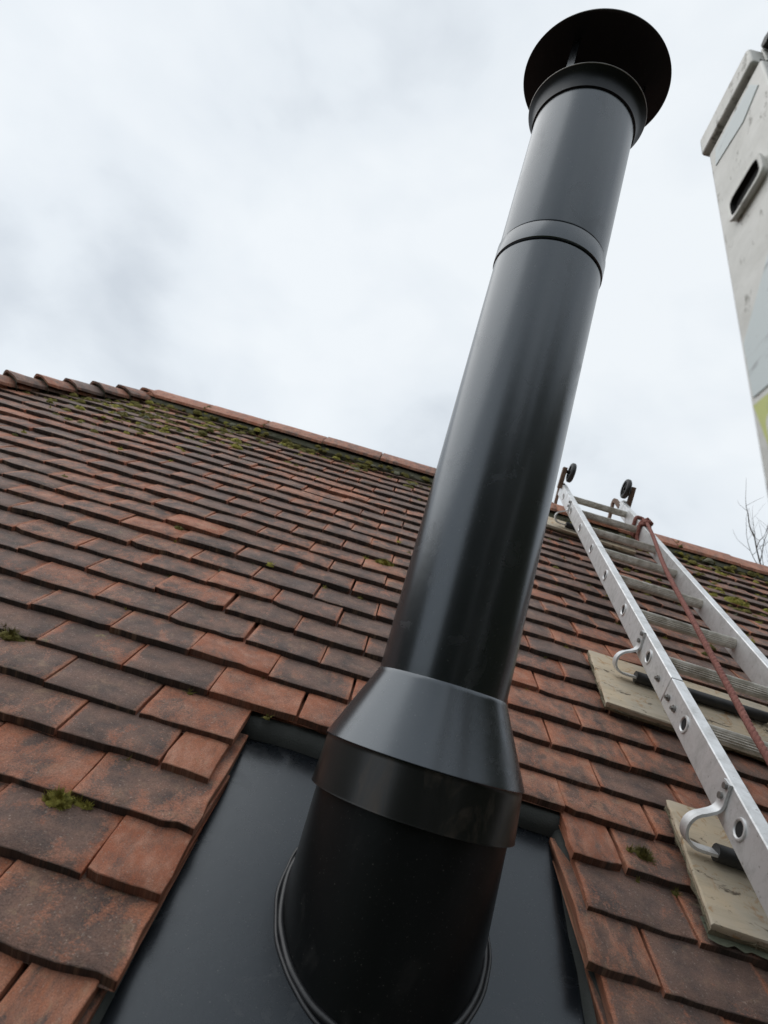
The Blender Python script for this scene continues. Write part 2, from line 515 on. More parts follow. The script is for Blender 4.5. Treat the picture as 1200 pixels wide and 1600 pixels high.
def tile_geo(wd, ln, seed, hi=False, chip=0.0, v0=0.0, cut=0.0):
    """plain clay tile; local x across, y up the slope from the tail, z up. Returns verts, faces, uvs"""
    r = random.Random(seed)
    nxi = 7 if hi else 3
    xs = [-wd / 2, -wd / 2 + 0.0013] + [-wd / 2 + wd * (i + 1) / (nxi + 1) for i in range(nxi)] + [wd / 2 - 0.0013, wd / 2]
    ys = [0.0, 0.0013] + ([0.03, 0.062, 0.10, 0.15] if hi else [0.05, 0.11]) + [ln]
    ys = [y for y in ys if y < ln - 0.02 or y == ln]
    s1, s2, s3 = r.uniform(0, 50), r.uniform(0, 50), r.uniform(0, 50)
    camb = r.uniform(0.0015, 0.0045)
    cross = r.uniform(-0.0012, 0.0026)
    twist = r.uniform(-0.011, 0.011)
    chips = [(r.uniform(-wd / 2, wd / 2), r.uniform(0.003, 0.008), r.uniform(0.004, 0.011)) for _ in range(r.choice((0, 1, 1, 2)) if chip else 0)]
    if chip and r.random() < 0.5:
        chips.append((r.choice((-1, 1)) * wd / 2, r.uniform(0.004, 0.011), r.uniform(0.006, 0.014)))
    V, UVs = [], []

    def zt(x, y):
        z = camb * (1 - (2 * y / TL - 1) ** 2) + cross * (1 - (2 * x / wd) ** 2) + twist * x * (1 - y / TL)
        return z + noise.noise((x * 22 + s1, y * 22, s2)) * 0.0011

    def tail(x):
        d = noise.noise((x * 24 + s3, s1, 0)) * 0.0022 + noise.noise((x * 75 + s2, s1, 5)) * 0.0018
        for cx, dp, cw in chips:
            d += dp * math.exp(-((x - cx) / cw) ** 2)
        return d
    nx, ny = len(xs), len(ys)
    for j, y in enumerate(ys):
        for i, x in enumerate(xs):
            k = 1 - y / ln
            yy = y + tail(x) * max(0, 1 - y / 0.05)
            xx = x + noise.noise((y * (18 + 30 * cut) + s1, s3, 2 if i < nx / 2 else 9)) * (0.0016 + 0.006 * cut) * (1 if i in (0, 1, nx - 2, nx - 1) else 0)
            z = zt(x, y)
            if i in (0, nx - 1) or j == 0:
                z -= 0.0011
            V.append(Vector((xx, yy, z)))
            UVs.append((x / wd, y + v0 + 0.0055 * (j > 0)))
    F = [(j * nx + i, j * nx + i + 1, (j + 1) * nx + i + 1, (j + 1) * nx + i) for j in range(ny - 1) for i in range(nx - 1)]
    # butt face, sides, underside
    o = len(V)
    for i in range(nx):
        p = V[i]
        V.append(Vector((p.x * 0.992, p.y + 0.0012, p.z - THK + 0.0025)))
        UVs.append((xs[i] / wd, v0))
    for i in range(nx - 1):
        F.append((o + i, o + i + 1, i + 1, i))
    for side in (0, nx - 1):
        o2 = len(V)
        for j in range(ny):
            p = V[j * nx + side]
            V.append(Vector((p.x, p.y, p.z - THK + 0.002)))
            UVs.append((xs[side] / wd, 0.03))
        for j in range(ny - 1):
            a, b, c, d = j * nx + side, (j + 1) * nx + side, o2 + j + 1, o2 + j
            F.append((a, b, c, d) if side == 0 else (d, c, b, a))
        if side == 0:
            ol = o2
        else:
            orr = o2
    F.append((ol, ol + ny - 1, orr + ny - 1, orr))
    return V, F, UVs


def drift(x, u):
    k = smooth01(0.62, 1.02, x) * (1 if u > 0.05 else 0.35)
    return -0.028 * k


def bow(x, u):
    return 0.007 * math.sin(1.25 * x + 0.9) * math.sin(1.5 * u + 0.4) + 0.003 * math.sin(4.1 * x + 2 * u)


TILT = THK / GAUGE               # each tail rides on the course below
TILES = []                       # (x, u, n, rotz, kind, width, length, seed, fresh)
HXL, HXR = 2.5 * PITCH + 0.004, 6.0 * PITCH - 0.004      # opening in the tiling round the flue


def put(x, u, n, wd, ln, fresh=0.0, hi=None):
    TILES.append(dict(x=x, u=u, n=n, rz=R(rnd.gauss(0, 0.45)), rx=rnd.gauss(0, 0.006), ry=rnd.gauss(0, 0.006), w=wd, l=ln, seed=rnd.randrange(10 ** 6), fresh=fresh))


for k in range(-15, 22):
    u0 = k * GAUGE
    par = 0 if k % 2 == 0 else 0.5
    for i in range(-24, 27):
        xj = (i + par) * PITCH                       # left joint of the tile
        xc = xj + PITCH / 2
        if xc < hipx(u0 + 0.05) - 0.02 or xc > XRIGHT:
            continue
        wd = PITCH - 0.0025 - abs(rnd.gauss(0, 0.001))
        x = xc + rnd.gauss(0, 0.0016)
        u = u0 + drift(xc, u0) + rnd.gauss(0, 0.0024) + 0.004 * noise.noise((xc * 1.5, k * 0.7, 3))
        n = bow(xc, u0) + rnd.gauss(0, 0.0011)
        fresh = 0.0
        if k < 0:
            l, r_ = x - wd / 2, x + wd / 2
            if r_ > HXL + 0.02 and l < HXR - 0.02:
                # cut tiles beside the opening
                if l < HXL - 0.03:
                    r_ = HXL + rnd.uniform(-0.018, 0.016)
                elif r_ > HXR + 0.03:
                    l = HXR + rnd.uniform(-0.016, 0.006)
                else:
                    continue
                wd, x = r_ - l, (l + r_) / 2
                fresh = rnd.uniform(0.35, 0.8)
            elif abs(r_ - HXL) < 0.05 or abs(l - HXR) < 0.05:
                if abs(l - HXR) < 0.05:
                    l -= rnd.uniform(-0.002, 0.024)
                    wd, x = r_ - l, (l + r_) / 2
                else:
                    r_ += rnd.uniform(-0.018, 0.016)
                    wd, x = r_ - l, (l + r_) / 2
                fresh = rnd.choice((0, 0, 0.1, 0.3))
        elif k == 0 and 0.38 < xc < 1.08:
            fresh = rnd.uniform(0.45, 0.95)
        elif k == 1 and 0.3 < xc < 1.1:
            fresh = rnd.choice((0.1, 0.4, 0.6))
        elif rnd.random() < 0.035:
            fresh = rnd.uniform(0.3, 0.9)
        put(x, u, n, wd, TL, fresh)
# the short under-course left in place above the opening
for i in range(3, 6):
    xc = (i + 0.02) * PITCH + 0.006
    put(xc, 0.012 + drift(xc, 0), -THK - 0.001, PITCH - 0.004, 0.17, 0.9)

ci = cam.matrix_world.inverted()


def pix(pw):
    c = ci @ pw
    if c.z > -0.02:
        return None
    s = 29.4954 / 36 * 768
    return (384 + s * c.x / -c.z, 512 - s * c.y / -c.z, -c.z)


vis = []
for q in TILES:
    ok = None
    for du in (0.0, 0.08):
        for dx in (-0.5, 0, 0.5):
            s = pix(P(q['x'] + dx * q['w'], q['u'] + du, q['n']))
            if s and -4 < s[0] < 772 and -4 < s[1] < 1028:
                ok = s
    q['d'] = ok[2] if ok else 99
    q['vis'] = bool(ok)
order = sorted([q for q in TILES if q['vis']], key=lambda q: q['d'])
single = order[:296]
sid = {id(q) for q in single}
cache = {}


def tile_matrix(q):
    return ROOF @ Matrix.Translation((q['x'], q['u'], q['n'])) @ Matrix.Rotation(-math.atan(TILT) + q['rx'], 4, 'X') @ Matrix.Rotation(q['ry'], 4, 'Y') @ Matrix.Rotation(q['rz'], 4, 'Z')


def needs_cut(q):
    return q['x'] - q['w'] / 2 < hipx(q['u'] + TL) + 0.01


for n_, q in enumerate(single):
    std = abs(q['w'] - PITCH) < 0.006 and q['l'] == TL
    if std:
        hi = q['d'] < 1.75
        key = (hi, q['seed'] % (40 if hi else 24))
        if key not in cache:
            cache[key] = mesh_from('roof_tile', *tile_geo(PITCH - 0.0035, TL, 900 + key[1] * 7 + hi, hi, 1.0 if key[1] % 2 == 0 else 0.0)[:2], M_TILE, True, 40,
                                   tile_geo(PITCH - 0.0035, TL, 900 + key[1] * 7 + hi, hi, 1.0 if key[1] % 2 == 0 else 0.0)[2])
        me = cache[key]
    else:
        V, F, UVs = tile_geo(q['w'], q['l'], q['seed'], True, 0.6, 0.0, 0.5)
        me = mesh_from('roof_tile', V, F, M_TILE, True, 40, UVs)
    o = bpy.data.objects.new('roof_tile', me)
    o.color = (1 - q['fresh'], 1, 1, 1)
    link(o, tile_matrix(q), roof)

# the rest of the tiling in one mesh
AV, AF, AU, AT = [], [], [], []
geoc = {}
for q in TILES:
    if id(q) in sid:
        continue
    std = abs(q['w'] - PITCH) < 0.006
    s_ = q['seed'] % 30
    if std:
        if s_ not in geoc:
            geoc[s_] = tile_geo(PITCH - 0.0035, TL, 3000 + s_, False, 1.0 if s_ % 3 == 0 else 0.0)
        V, F, UVs = geoc[s_]
    else:
        V, F, UVs = tile_geo(q['w'], q['l'], q['seed'], False)
    M = tile_matrix(q)
    o = len(AV)
    if needs_cut(q):
        Mi = ROOF.inverted()
        VV = []
        for v in V:
            pr = Mi @ (M @ v)
            hxx = hipx(pr.y) + 0.005
            if pr.x < hxx:
                pr.x = hxx
            VV.append(ROOF @ pr)
        AV += VV
    else:
        AV += [M @ v for v in V]
    AF += [tuple(i + o for i in f) for f in F]
    AU += UVs
    AT += [q['seed'] / 1e6] * len(V)
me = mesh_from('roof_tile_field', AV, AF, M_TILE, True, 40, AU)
at = me.attributes.new('tint', 'FLOAT', 'POINT')
at.data.foreach_set('value', AT)
tf = bpy.data.objects.new('roof_tile_field', me)
link(tf, Matrix(), roof)
tf['kind'] = 'stuff'
tf.color = (1, 1, 1, 1)

# --- ridge tiles
def ridge_section(hw, rise, thick):
    pts = []
    for a in (-1, -0.75, -0.5, -0.25, -0.1, 0, 0.1, 0.25, 0.5, 0.75, 1):
        pts.append((a * hw, rise - (abs(a) ** 1.25) * hw * math.tan(TH) * 0.98))
    return pts


RY, RZ = P(0, UR, 0).y, P(0, UR, 0).z
x = XE - 0.02
first = True
while x < XRIGHT:
    L = 0.312 + rnd.uniform(-0.008, 0.008)
    r = random.Random(rnd.randrange(9999))
    sec = ridge_section(0.125, 0.052, 0.014)
    V, F, UVs = [], [], []
    xs = [0.0, 0.004, L * 0.33, L * 0.66, L - 0.006, L - 0.002]
    for top in (1, 0):
        for i, xx in enumerate(xs):
            for (yy, zz) in sec:
                k = noise.noise((x + xx * 5, yy * 9, 3)) * 0.003
                e = -0.0025 if i in (0, len(xs) - 1) else 0
                V.append(Vector((x + xx, RY + yy, RZ + zz + k + (e if top else -0.014))))
                UVs.append((xx * 1.2, yy * 1.0))
    n, mns = len(sec), len(xs)
    for i in range(mns - 1):
        for j in range(n - 1):
            a = i * n + j
            F.append((a, a + n, a + n + 1, a + 1))
            b = mns * n + a
            F.append((b, b + 1, b + n + 1, b + n))
    for i in range(mns - 1):
        for j in (0, n - 1):
            a, b = i * n + j, (i + 1) * n + j
            c, d = mns * n + b, mns * n + a
            F.append((a, d, c, b) if j == 0 else (a, b, c, d))
    for i in (0, mns - 1):
        for j in range(n - 1):
            a, b = i * n + j, i * n + j + 1
            c, d = mns * n + b, mns * n + a
            F.append((a, b, c, d) if i == 0 else (a, d, c, b))
    dz = r.uniform(-0.003, 0.003) + 0.006 * math.sin(x * 1.7 + 1)
    V = [v + Vector((0, 0, dz)) for v in V]
    o = bpy.data.objects.new('ridge_tile', mesh_from('ridge_tile', V, F, M_RIDGE, True, 40, UVs))
    o.color = (0.62, 1, 1, 1)
    link(o, Matrix(), roof)
    x += L + 0.003

# bedding mortar under the ridge (mossy)
mb = B()
secs = []
nx = 120
for i in range(nx + 1):
    xx = XE + (XRIGHT - XE) * i / nx
    j = noise.noise((xx * 9, 1, 2)) * 0.006
    ring = [P(xx, UR - 0.165 + j * 2, -0.02), P(xx, UR - 0.160 + j * 2, 0.010 + j), P(xx, UR - 0.12, 0.024 + j), P(xx, UR - 0.03, 0.02)]
    secs.append(ring)
vs_ = [v for rg in secs for v in rg]
fs_ = [(i * 4 + k, (i + 1) * 4 + k, (i + 1) * 4 + k + 1, i * 4 + k + 1) for i in range(nx) for k in range(3)]
mb.add(vs_, fs_)
mb.obj('ridge_mortar', M_MORTAR, None, roof)

# --- bonnet hip tiles
apex = P(XE, UR, 0)
low = P(hipx(UE), UE, 0)
hd = (low - apex)
hl = hd.length
hd.normalize()
n1 = (ROOF.to_3x3() @ Vector((0, 0, 1))).normalized()
lat = hd.cross(Vector((0, 0, 1))).normalized()      # points to one side
up = lat.cross(hd).normalized()
if up.z < 0:
    up = -up
main = (P(0, 0, 0) - P(1, 0, 0)).normalized()
if lat.dot(P(1, 1, 0) - low) < 0:
    lat = -lat
step = hl / ((UR - UE) / GAUGE)
nb = int(hl / step)
for i in range(nb):
    s0 = 0.075 + i * step
    if s0 > 2.4:
        break
    r = random.Random(i * 77 + 3)
    V, F, UVs = [], [], []
    ns, na = 6, 13
    Lb = 0.24
    lift = 0.040 + r.uniform(-0.004, 0.005)
    for top in (1, 0):
        for a in range(ns):
            q = a / (ns - 1)                          # 0 = tail (low end)
            s = s0 + 0.02 - Lb * q
            for b in range(na):
                tt = -1 + 2 * b / (na - 1)
                wdt = 0.115 * (1 - 0.28 * q)
                hgt = 0.016 + lift * (1 - q) ** 1.3 - 0.416 * wdt * (abs(tt) ** 1.55) - 0.010 * abs(tt) ** 4
                hgt += 0.004 * noise.noise((tt * 3 + i, q * 3, 1))
                base = apex + hd * (s - 0.012 * abs(tt) ** 2 * (1 - q)) + lat * (wdt * tt) + up * (hgt - (0 if top else 0.013) - (0.002 if (a == 0 and top) else 0))
                V.append(base)
                UVs.append((tt * 0.1 + i, q * 0.3 + 0.02))
    N0 = ns * na
    for a in range(ns - 1):
        for b in range(na - 1):
            k = a * na + b
            F.append((k, k + 1, k + na + 1, k + na))
            F.append((N0 + k, N0 + k + na, N0 + k + na + 1, N0 + k + 1))
        for b in (0, na - 1):
            k = a * na + b
            F.append((k, k + na, N0 + k + na, N0 + k) if b == 0 else (k, N0 + k, N0 + k + na, k + na))
    for b in range(na - 1):
        F.append((b, N0 + b, N0 + b + 1, b + 1))
    o = bpy.data.objects.new('bonnet_tile', mesh_from('bonnet_tile', V, F, M_RIDGE, True, 45, UVs))
    o.color = (0.85, 1, 1, 1)
    link(o, Matrix(), roof)
    # mortar plug under the tail
    pb = B()
    ring = []
    for dq, sh in ((0.0, 0.0), (0.05, 0.0)):
        for b in range(na):
            tt = -1 + 2 * b / (na - 1)
            wdt = 0.105
            top_h = 0.016 + lift * 0.95 - 0.416 * wdt * (abs(tt) ** 1.55) - 0.010 * abs(tt) ** 4 - 0.008
            j = noise.noise((tt * 6 + i * 3, dq * 40, 4)) * 0.004
            for hh in (top_h, -0.416 * wdt * abs(tt) - 0.012):
                pb.v.append(apex + hd * (s0 + 0.006 - dq + j) + lat * (wdt * tt) + up * hh)
    for b in range(na - 1):
        k = b * 2
        pb.f.append((k, k + 1, k + 3, k + 2))
    pb.obj('hip_mortar', M_MORTAR, None, roof)

# ------------------------------------------------------------------ flashing plate with upstand
AX = Vector((0.7182, -0.2102, 0))
NP = -0.052
plate_M = ROOF
fl = empty('flue_flashing', ROOF @ Matrix.Translation((0.71, -0.35, NP)))
tag(fl, 'dark slate grey flashing plate with black round upstand let into the tiles', 'flashing')
pb = B()
nu, nv = 20, 28
x0, x1, u0, u1 = 0.345, 1.075, -1.05, 0.13
for j in range(nv + 1):
    for i in range(nu + 1):
        xx = x0 + (x1 - x0) * i / nu
        uu = u0 + (u1 - u0) * j / nv
        pb.v.append(Vector((xx, uu, NP + 0.0016 * noise.noise((xx * 5, uu * 4, 7)))))
for j in range(nv):
    for i in range(nu):
        a = j * (nu + 1) + i
        pb.f.append((a, a + 1, a + nu + 2, a + nu + 1))
po = pb.obj('plate', M_PLATE, plate_M, fl, angle=60)
sm_ = po.modifiers.new('thickness', 'SOLIDIFY')
sm_.thickness = 0.004
sm_.offset = -1
RB = 0.1425
ub = B()


def plate_z(xx, yy):
    # world height (without Z0) of the plate under a plan point
    return yy * math.tan(TH) + NP / CT


seg = 128
prof = []
for k in range(seg):
    a = 2 * math.pi * k / seg
    prof.append((AX.x + RB * math.cos(a), AX.y + RB * math.sin(a)))
ub.v = [Vector((x_, y_, plate_z(x_, y_) - 0.03 + Z0)) for x_, y_ in prof] + [Vector((x_, y_, -0.030 + Z0)) for x_, y_ in prof] + [Vector((AX.x + 0.8 * (x_ - AX.x), AX.y + 0.8 * (y_ - AX.y), -0.024 + Z0)) for x_, y_ in prof]
ub.f = [(k, (k + 1) % seg, seg + (k + 1) % seg, seg + k) for k in range(seg)] + [(seg + k, seg + (k + 1) % seg, 2 * seg + (k + 1) % seg, 2 * seg + k) for k in range(seg)]
# meshes of the flue use object space around the axis
AXM = Matrix.Translation((AX.x, AX.y, Z0))
AXI = AXM.inverted()
ub.v = [AXI @ v for v in ub.v]
ub.obj('upstand', M_BASE, AXM, fl, angle=50)


def bead(off, r, lift, wob, arc=(0, 2 * math.pi), sd=0):
    b = B()
    pts = []
    for k in range(161):
        a = arc[0] + (arc[1] - arc[0]) * k / 160
        rr = RB + off + wob * noise.noise((math.cos(a) * 4 + sd, math.sin(a) * 4, sd))
        x_, y_ = AX.x + rr * math.cos(a), AX.y + rr * math.sin(a)
        pw = Vector((x_, y_, plate_z(x_, y_) + Z0)) + n1 * lift
        pts.append(AXI @ pw)
    b.tube(pts, lambda q: r * (1 + 0.25 * noise.noise((q * 30, sd, 1))), 8, False, up=tuple(n1))
    return b


bead(0.002, 0.0048, 0.002, 0.0012, sd=1).obj('sealant_bead', M_SEAL, AXM, fl, angle=80)
bead(0.0085, 0.0030, 0.0006, 0.0025, sd=5).obj('sealant_bead', M_SEAL, AXM, fl, angle=80)
# foam seals round the opening
fb = B()


def foam(path, name, wdt, hgt, sd):
    b = B()
    n = len(path)
    for i, (p_, side) in enumerate(path):
        j = noise.noise((i * 0.7, sd, 0)) * 0.004
        x_, u_ = p_
        sxx, suu = side
        for (o, h) in ((0.0, 0.0), (0.004 + j, hgt * 0.55), (0.018 + j, hgt), (wdt, hgt)):
            b.v.append(Vector((x_ + sxx * o, u_ + suu * o, NP + 0.001 + h)))
    for i in range(n - 1):
        for k in range(3):
            a = i * 4 + k
            b.f.append((a, a + 1, a + 5, a + 4))
    return b.obj(name, M_FOAM, ROOF, fl, angle=60)


foam([((HXL + 0.007 + 0.005 * noise.noise((i * 0.9, 2, 2)), -0.03 - 0.05 * i), (-1, 0)) for i in range(20)], 'foam_seal', 0.05, 0.015, 1)
foam([((HXR - 0.010 + 0.004 * noise.noise((i * 0.9, 5, 2)), -0.03 - 0.05 * i), (1, 0)) for i in range(20)], 'foam_seal', 0.05, 0.022, 4)
foam([((0.40 + 0.04 * i, -0.020 + drift(0.40 + 0.04 * i, 0.1) * 0.6 + 0.006 * noise.noise((i * 0.6, 8, 2))), (0, 1)) for i in range(17)], 'foam_seal', 0.05, 0.030, 9)

# ------------------------------------------------------------------ flue
fp = empty('flue_pipe', AXM @ Matrix.Translation((0, 0, -0.06)))
tag(fp, 'tall black twin wall flue pipe with round cowl rising from the roof', 'flue')
b = B(); b.lathe([(0.0985, -0.02), (0.1, 0.10), (0.1, 0.8935), (0.0975, 0.8955), (0.0975, 0.90)], 128)
b.obj('lower_pipe', M_FLUE, AXM, fp)
b = B(); b.lathe([(0.0975, 0.898), (0.1008, 0.8985), (0.1022, 0.900), (0.1022, 0.9325), (0.1012, 0.9345), (0.0985, 0.9352)], 128)
b.obj('locking_band', M_FLUE, AXM, fp)
b = B(); b.lathe([(0.0975, 0.93), (0.0975, 0.9372), (0.0998, 0.9385), (0.1, 0.940), (0.1, 1.262), (0.097, 1.264)], 128)
b.obj('upper_pipe', M_FLUE, AXM, fp)
# storm collar
colr = B(); colr.lathe([(0.1000, 0.122), (0.1022, 0.1195), (0.1028, 0.116), (0.149, 0.0145), (0.1505, 0.011), (0.1495, 0.0095)], 128)
co = colr.obj('storm_collar', M_FLUE, AXM, fp)
b = B(); b.lathe([(0.1488, 0.0105), (0.1478, 0.007), (0.1485, 0.004), (0.1515, -0.056), (0.1522, -0.0585), (0.1512, -0.059), (0.1475, 0.0)], 128)
b.obj('collar_band', M_SKIRT, AXM, co)
# cowl
cw = B(); cw.lathe([(0.0985, 1.259), (0.1035, 1.260), (0.1035, 1.270), (0.1042, 1.278), (0.1062, 1.286), (0.1105, 1.293), (0.1172, 1.2985), (0.1182, 1.2998), (0.1172, 1.3008), (0.108, 1.296), (0.09, 1.28)], 128)
cwo = cw.obj('cowl', M_COWL, AXM, fp)
b = B(); b.lathe([(0.1174 + 0.0013 * math.cos(a_ * math.pi / 4), 1.3003 + 0.0013 * math.sin(a_ * math.pi / 4)) for a_ in range(8)], 128, closed=True)
b.obj('rim_glint', M_STEEL, AXM, cwo, angle=80)  # pale steel ring added as the light line along the cowl edge
b = B(); b.lathe([(0.002, 1.400), (0.144, 1.3985), (0.1488, 1.3965), (0.1502, 1.3975), (0.1488, 1.4015), (0.10, 1.418), (0.05, 1.432), (0.002, 1.437)], 128)
b.obj('rain_cap', M_COWL, AXM, cwo)
for k in range(3):
    a = R(110 + 120 * k)
    Ms = AXM @ Matrix.Rotation(a, 4, 'Z')
    b = B()
    b.strap([(0.100, 0, 1.285), (0.101, 0, 1.31), (0.101, 0, 1.401)], 0.0012, 0.008, (1, 0, 0))
    b.obj('strut', M_FLUE, Ms, cwo)

# ------------------------------------------------------------------ roof ladder
LM = ROOF @ Matrix.Translation((1.231, -0.103, 0)) @ Matrix.Rotation(R(-2.4), 4, 'Z')
lad = empty('roof_ladder', LM)
tag(lad, 'aluminium roof ladder hooked over the ridge beside the flue', 'ladder')
WID = 0.345                      # outside width
NB, NTOP = 0.088, 0.153          # stile underside and top above the tiles
SW = 0.027
BOT, TOP, JOINT = -1.25, 2.47, 0.420
NR = 0.121
RUNGS = [0.2865 * k for k in range(-4, 9)]
for side in (0, 1):
    a0 = 0 if side == 0 else WID - SW
    for lo, hi in ((BOT, JOINT - 0.0015), (JOINT + 0.0015, TOP)):
        # a C-shaped extrusion
        b = B()
        b.box((a0, lo, NB), (a0 + SW, hi, NTOP))
        b.obj('stile', M_ALU, LM, lad, bevel=0.0025)
    # splice bolts and rivets on the outer face
    out = -1 if side == 0 else 1
    af = a0 if side == 0 else a0 + SW
    for uu in (JOINT - 0.070, JOINT - 0.027, JOINT + 0.055):
        b = B()
        b.tube([(af, uu, NR - 0.004), (af + out * 0.004, uu, NR - 0.004)], 0.0075, 12)
        b.tube([(af + out * 0.003, uu, NR - 0.004), (af + out * 0.009, uu, NR - 0.004)], 0.0045, 6)
        b.obj('bolt', M_STEEL, LM, lad)
for rg in RUNGS:
    # fluted rung
    b = B()
    nf = 20
    ring = []
    for e in (SW - 0.001, WID - SW + 0.001):
        for k in range(nf * 2):
            a = math.pi * k / nf
            rr = 0.0162 if k % 2 == 0 else 0.0137
            b.v.append(Vector((e, rg + rr * math.cos(a), NR + rr * math.sin(a))))
    n2 = nf * 2
    for k in range(n2):
        b.f.append((k, (k + 1) % n2, n2 + (k + 1) % n2, n2 + k))
    ro = b.obj('rung', M_RUNG, LM, lad, angle=12)
    # swaged rung end: raised lip round a black disc standing in for the hole's shade, on each outer face
    for af, out in ((0, -1), (WID, 1)):
        b = B()
        prof = [(0.0185, 0.0), (0.0178, 0.0028), (0.0150, 0.0036), (0.0128, 0.0022), (0.0122, 0.0004)]
        for (r_, h) in prof:
            for k in range(28):
                a = 2 * math.pi * k / 28
                b.v.append(Vector((af + out * h, rg + r_ * math.cos(a), NR + r_ * math.sin(a))))
        for i in range(len(prof) - 1):
            for k in range(28):
                f4 = (i * 28 + k, i * 28 + (k + 1) % 28, (i + 1) * 28 + (k + 1) % 28, (i + 1) * 28 + k)
                b.f.append(f4 if out < 0 else tuple(reversed(f4)))
        lo_ = b.obj('rung_collar', M_ALU, LM, ro, angle=50)
        b = B()
        b.tube([(af + out * 0.0002, rg, NR), (af + out * 0.0006, rg, NR)], 0.0123, 28)
        b.obj('bore_shade', M_DARKHOLE, LM, ro)


def bez(p0, p1, p2, p3, n=10):
    p0, p1, p2, p3 = map(Vector, (p0, p1, p2, p3))
    return [p0 * (1 - t_) ** 3 + p1 * 3 * t_ * (1 - t_) ** 2 + p2 * 3 * t_ * t_ * (1 - t_) + p3 * t_ ** 3 for t_ in [i / n for i in range(n + 1)]]


BARN = 0.0425
BARS = [0.035, 0.615, 2.035]
for bi, bu in enumerate(BARS):
    for side in (0, 1):
        sg = -1 if side == 0 else 1
        af = (0 if side == 0 else WID) + sg * 0.0028
        tp = bu + 0.028
        s1 = [Vector((af, tp + 0.012, NR + 0.030)), Vector((af, tp + 0.010, NR + 0.018)), Vector((af, tp + 0.006, NR + 0.002))]
        s2 = bez((af, tp + 0.004, NR - 0.004), (af, tp, NR - 0.022), (af + sg * 0.014, tp - 0.002, NR - 0.024), (af + sg * 0.026, tp - 0.008, NR - 0.028), 8)
        s3 = bez((af + sg * 0.026, tp - 0.008, NR - 0.028), (af + sg * 0.060, tp - 0.016, NR - 0.036), (af + sg * 0.058, bu, BARN - 0.002), (af + sg * 0.018, bu, BARN - 0.002), 12)
        s4 = [Vector((af - sg * 0.02, bu, BARN - 0.001))]
        b = B()
        b.strap(s1 + s2 + s3[1:] + s4, 0.0026, 0.0120, (sg, 0, 0))
        so = b.obj('standoff_strap', M_ALU, LM, lad, angle=40)
        for q in (0.026, 0.006):
            b = B()
            b.tube([(af, tp + 0.008, NR + q - 0.002), (af + sg * 0.0075, tp + 0.008, NR + q - 0.002)], 0.0058, 10)
            b.obj('rivet', M_STEEL, LM, so)
    b = B()
    b.tube([(0.006, bu, BARN), (WID * 0.5, bu, BARN - 0.001), (WID - 0.006, bu, BARN)], 0.0145, 18)
    b.obj('rubber_bar', M_RUBBER, LM, lad)

# ridge wheels on rusty stub brackets, and the ridge hooks
WU = TOP - 0.035
for side in (0, 1):
    a0 = 0.004 if side == 0 else WID - 0.004
    inn = 1 if side == 0 else -1
    b = B()
    br = [(a0 - inn * 0.014, WU - 0.006, NTOP - 0.022), (a0 - inn * 0.014, WU + 0.01, NTOP + 0.03), (a0 - inn * 0.014, WU + 0.03, NTOP + 0.085)]
    b.strap(br, 0.011, 0.013, (1, 0, 0))
    b.obj('wheel_bracket', M_RUST, LM, lad, bevel=0.002)
    wc = Vector((a0 + inn * 0.022, WU + 0.02, NTOP + 0.068))
    b = B()
    for r_, dx in ((0.036, -0.012), (0.046, -0.0125), (0.0515, -0.008), (0.0525, 0), (0.0515, 0.008), (0.046, 0.0125), (0.036, 0.012)):
        for k in range(36):
            a = 2 * math.pi * k / 36
            b.v.append(wc + Vector((dx, r_ * math.cos(a), r_ * math.sin(a))))
    for i in range(6):
        for k in range(36):
            b.f.append((i * 36 + k, i * 36 + (k + 1) % 36, (i + 1) * 36 + (k + 1) % 36, (i + 1) * 36 + k))
    wo = b.obj('wheel', M_RUBBER, LM, lad, angle=60)
    b = B()
    for dx in (-0.004, 0.004):
        b.tube([wc + Vector((dx - 0.002, 0, 0)), wc + Vector((dx + 0.002, 0, 0))], 0.0375, 36)
    for k in range(5):
        a = 2 * math.pi * k / 5
        c_ = wc + Vector((0, 0.022 * math.cos(a), 0.022 * math.sin(a)))
        b.tube([c_ - Vector((0.0085, 0, 0)), c_ + Vector((0.0085, 0, 0))], 0.006, 10)
    b.tube([wc - Vector((inn * 0.036, 0, 0)), wc + Vector((inn * 0.014, 0, 0))], 0.009, 14)
    b.obj('wheel_hub', M_DARKHOLE, LM, wo)
    b = B()
    hk = [(a0 + inn * 0.018, TOP - 0.02, NR), (a0 + inn * 0.018, TOP + 0.10, NR + 0.005), (a0 + inn * 0.018, TOP + 0.13, NR - 0.03), (a0 + inn * 0.018, TOP - 0.02, -0.20)]
    hk = [hk[0], hk[1]] + bez(hk[1], (hk[1][0], TOP + 0.14, NR + 0.004), (hk[1][0], TOP + 0.15, NR - 0.02), hk[2], 5)[1:] + [hk[3]]
    b.strap(hk, 0.007, 0.012, (1, 0, 0))
    b.obj('ridge_hook', M_RUST, LM, lad, bevel=0.0015)
    b = B()
    b.box((a0 - 0.012, TOP - 0.03, NTOP - 0.02), (a0 + 0.012, TOP + 0.006, NTOP + 0.005))
    b.obj('end_plug', M_DARKHOLE if False else M_STEEL, LM, lad, bevel=0.003)


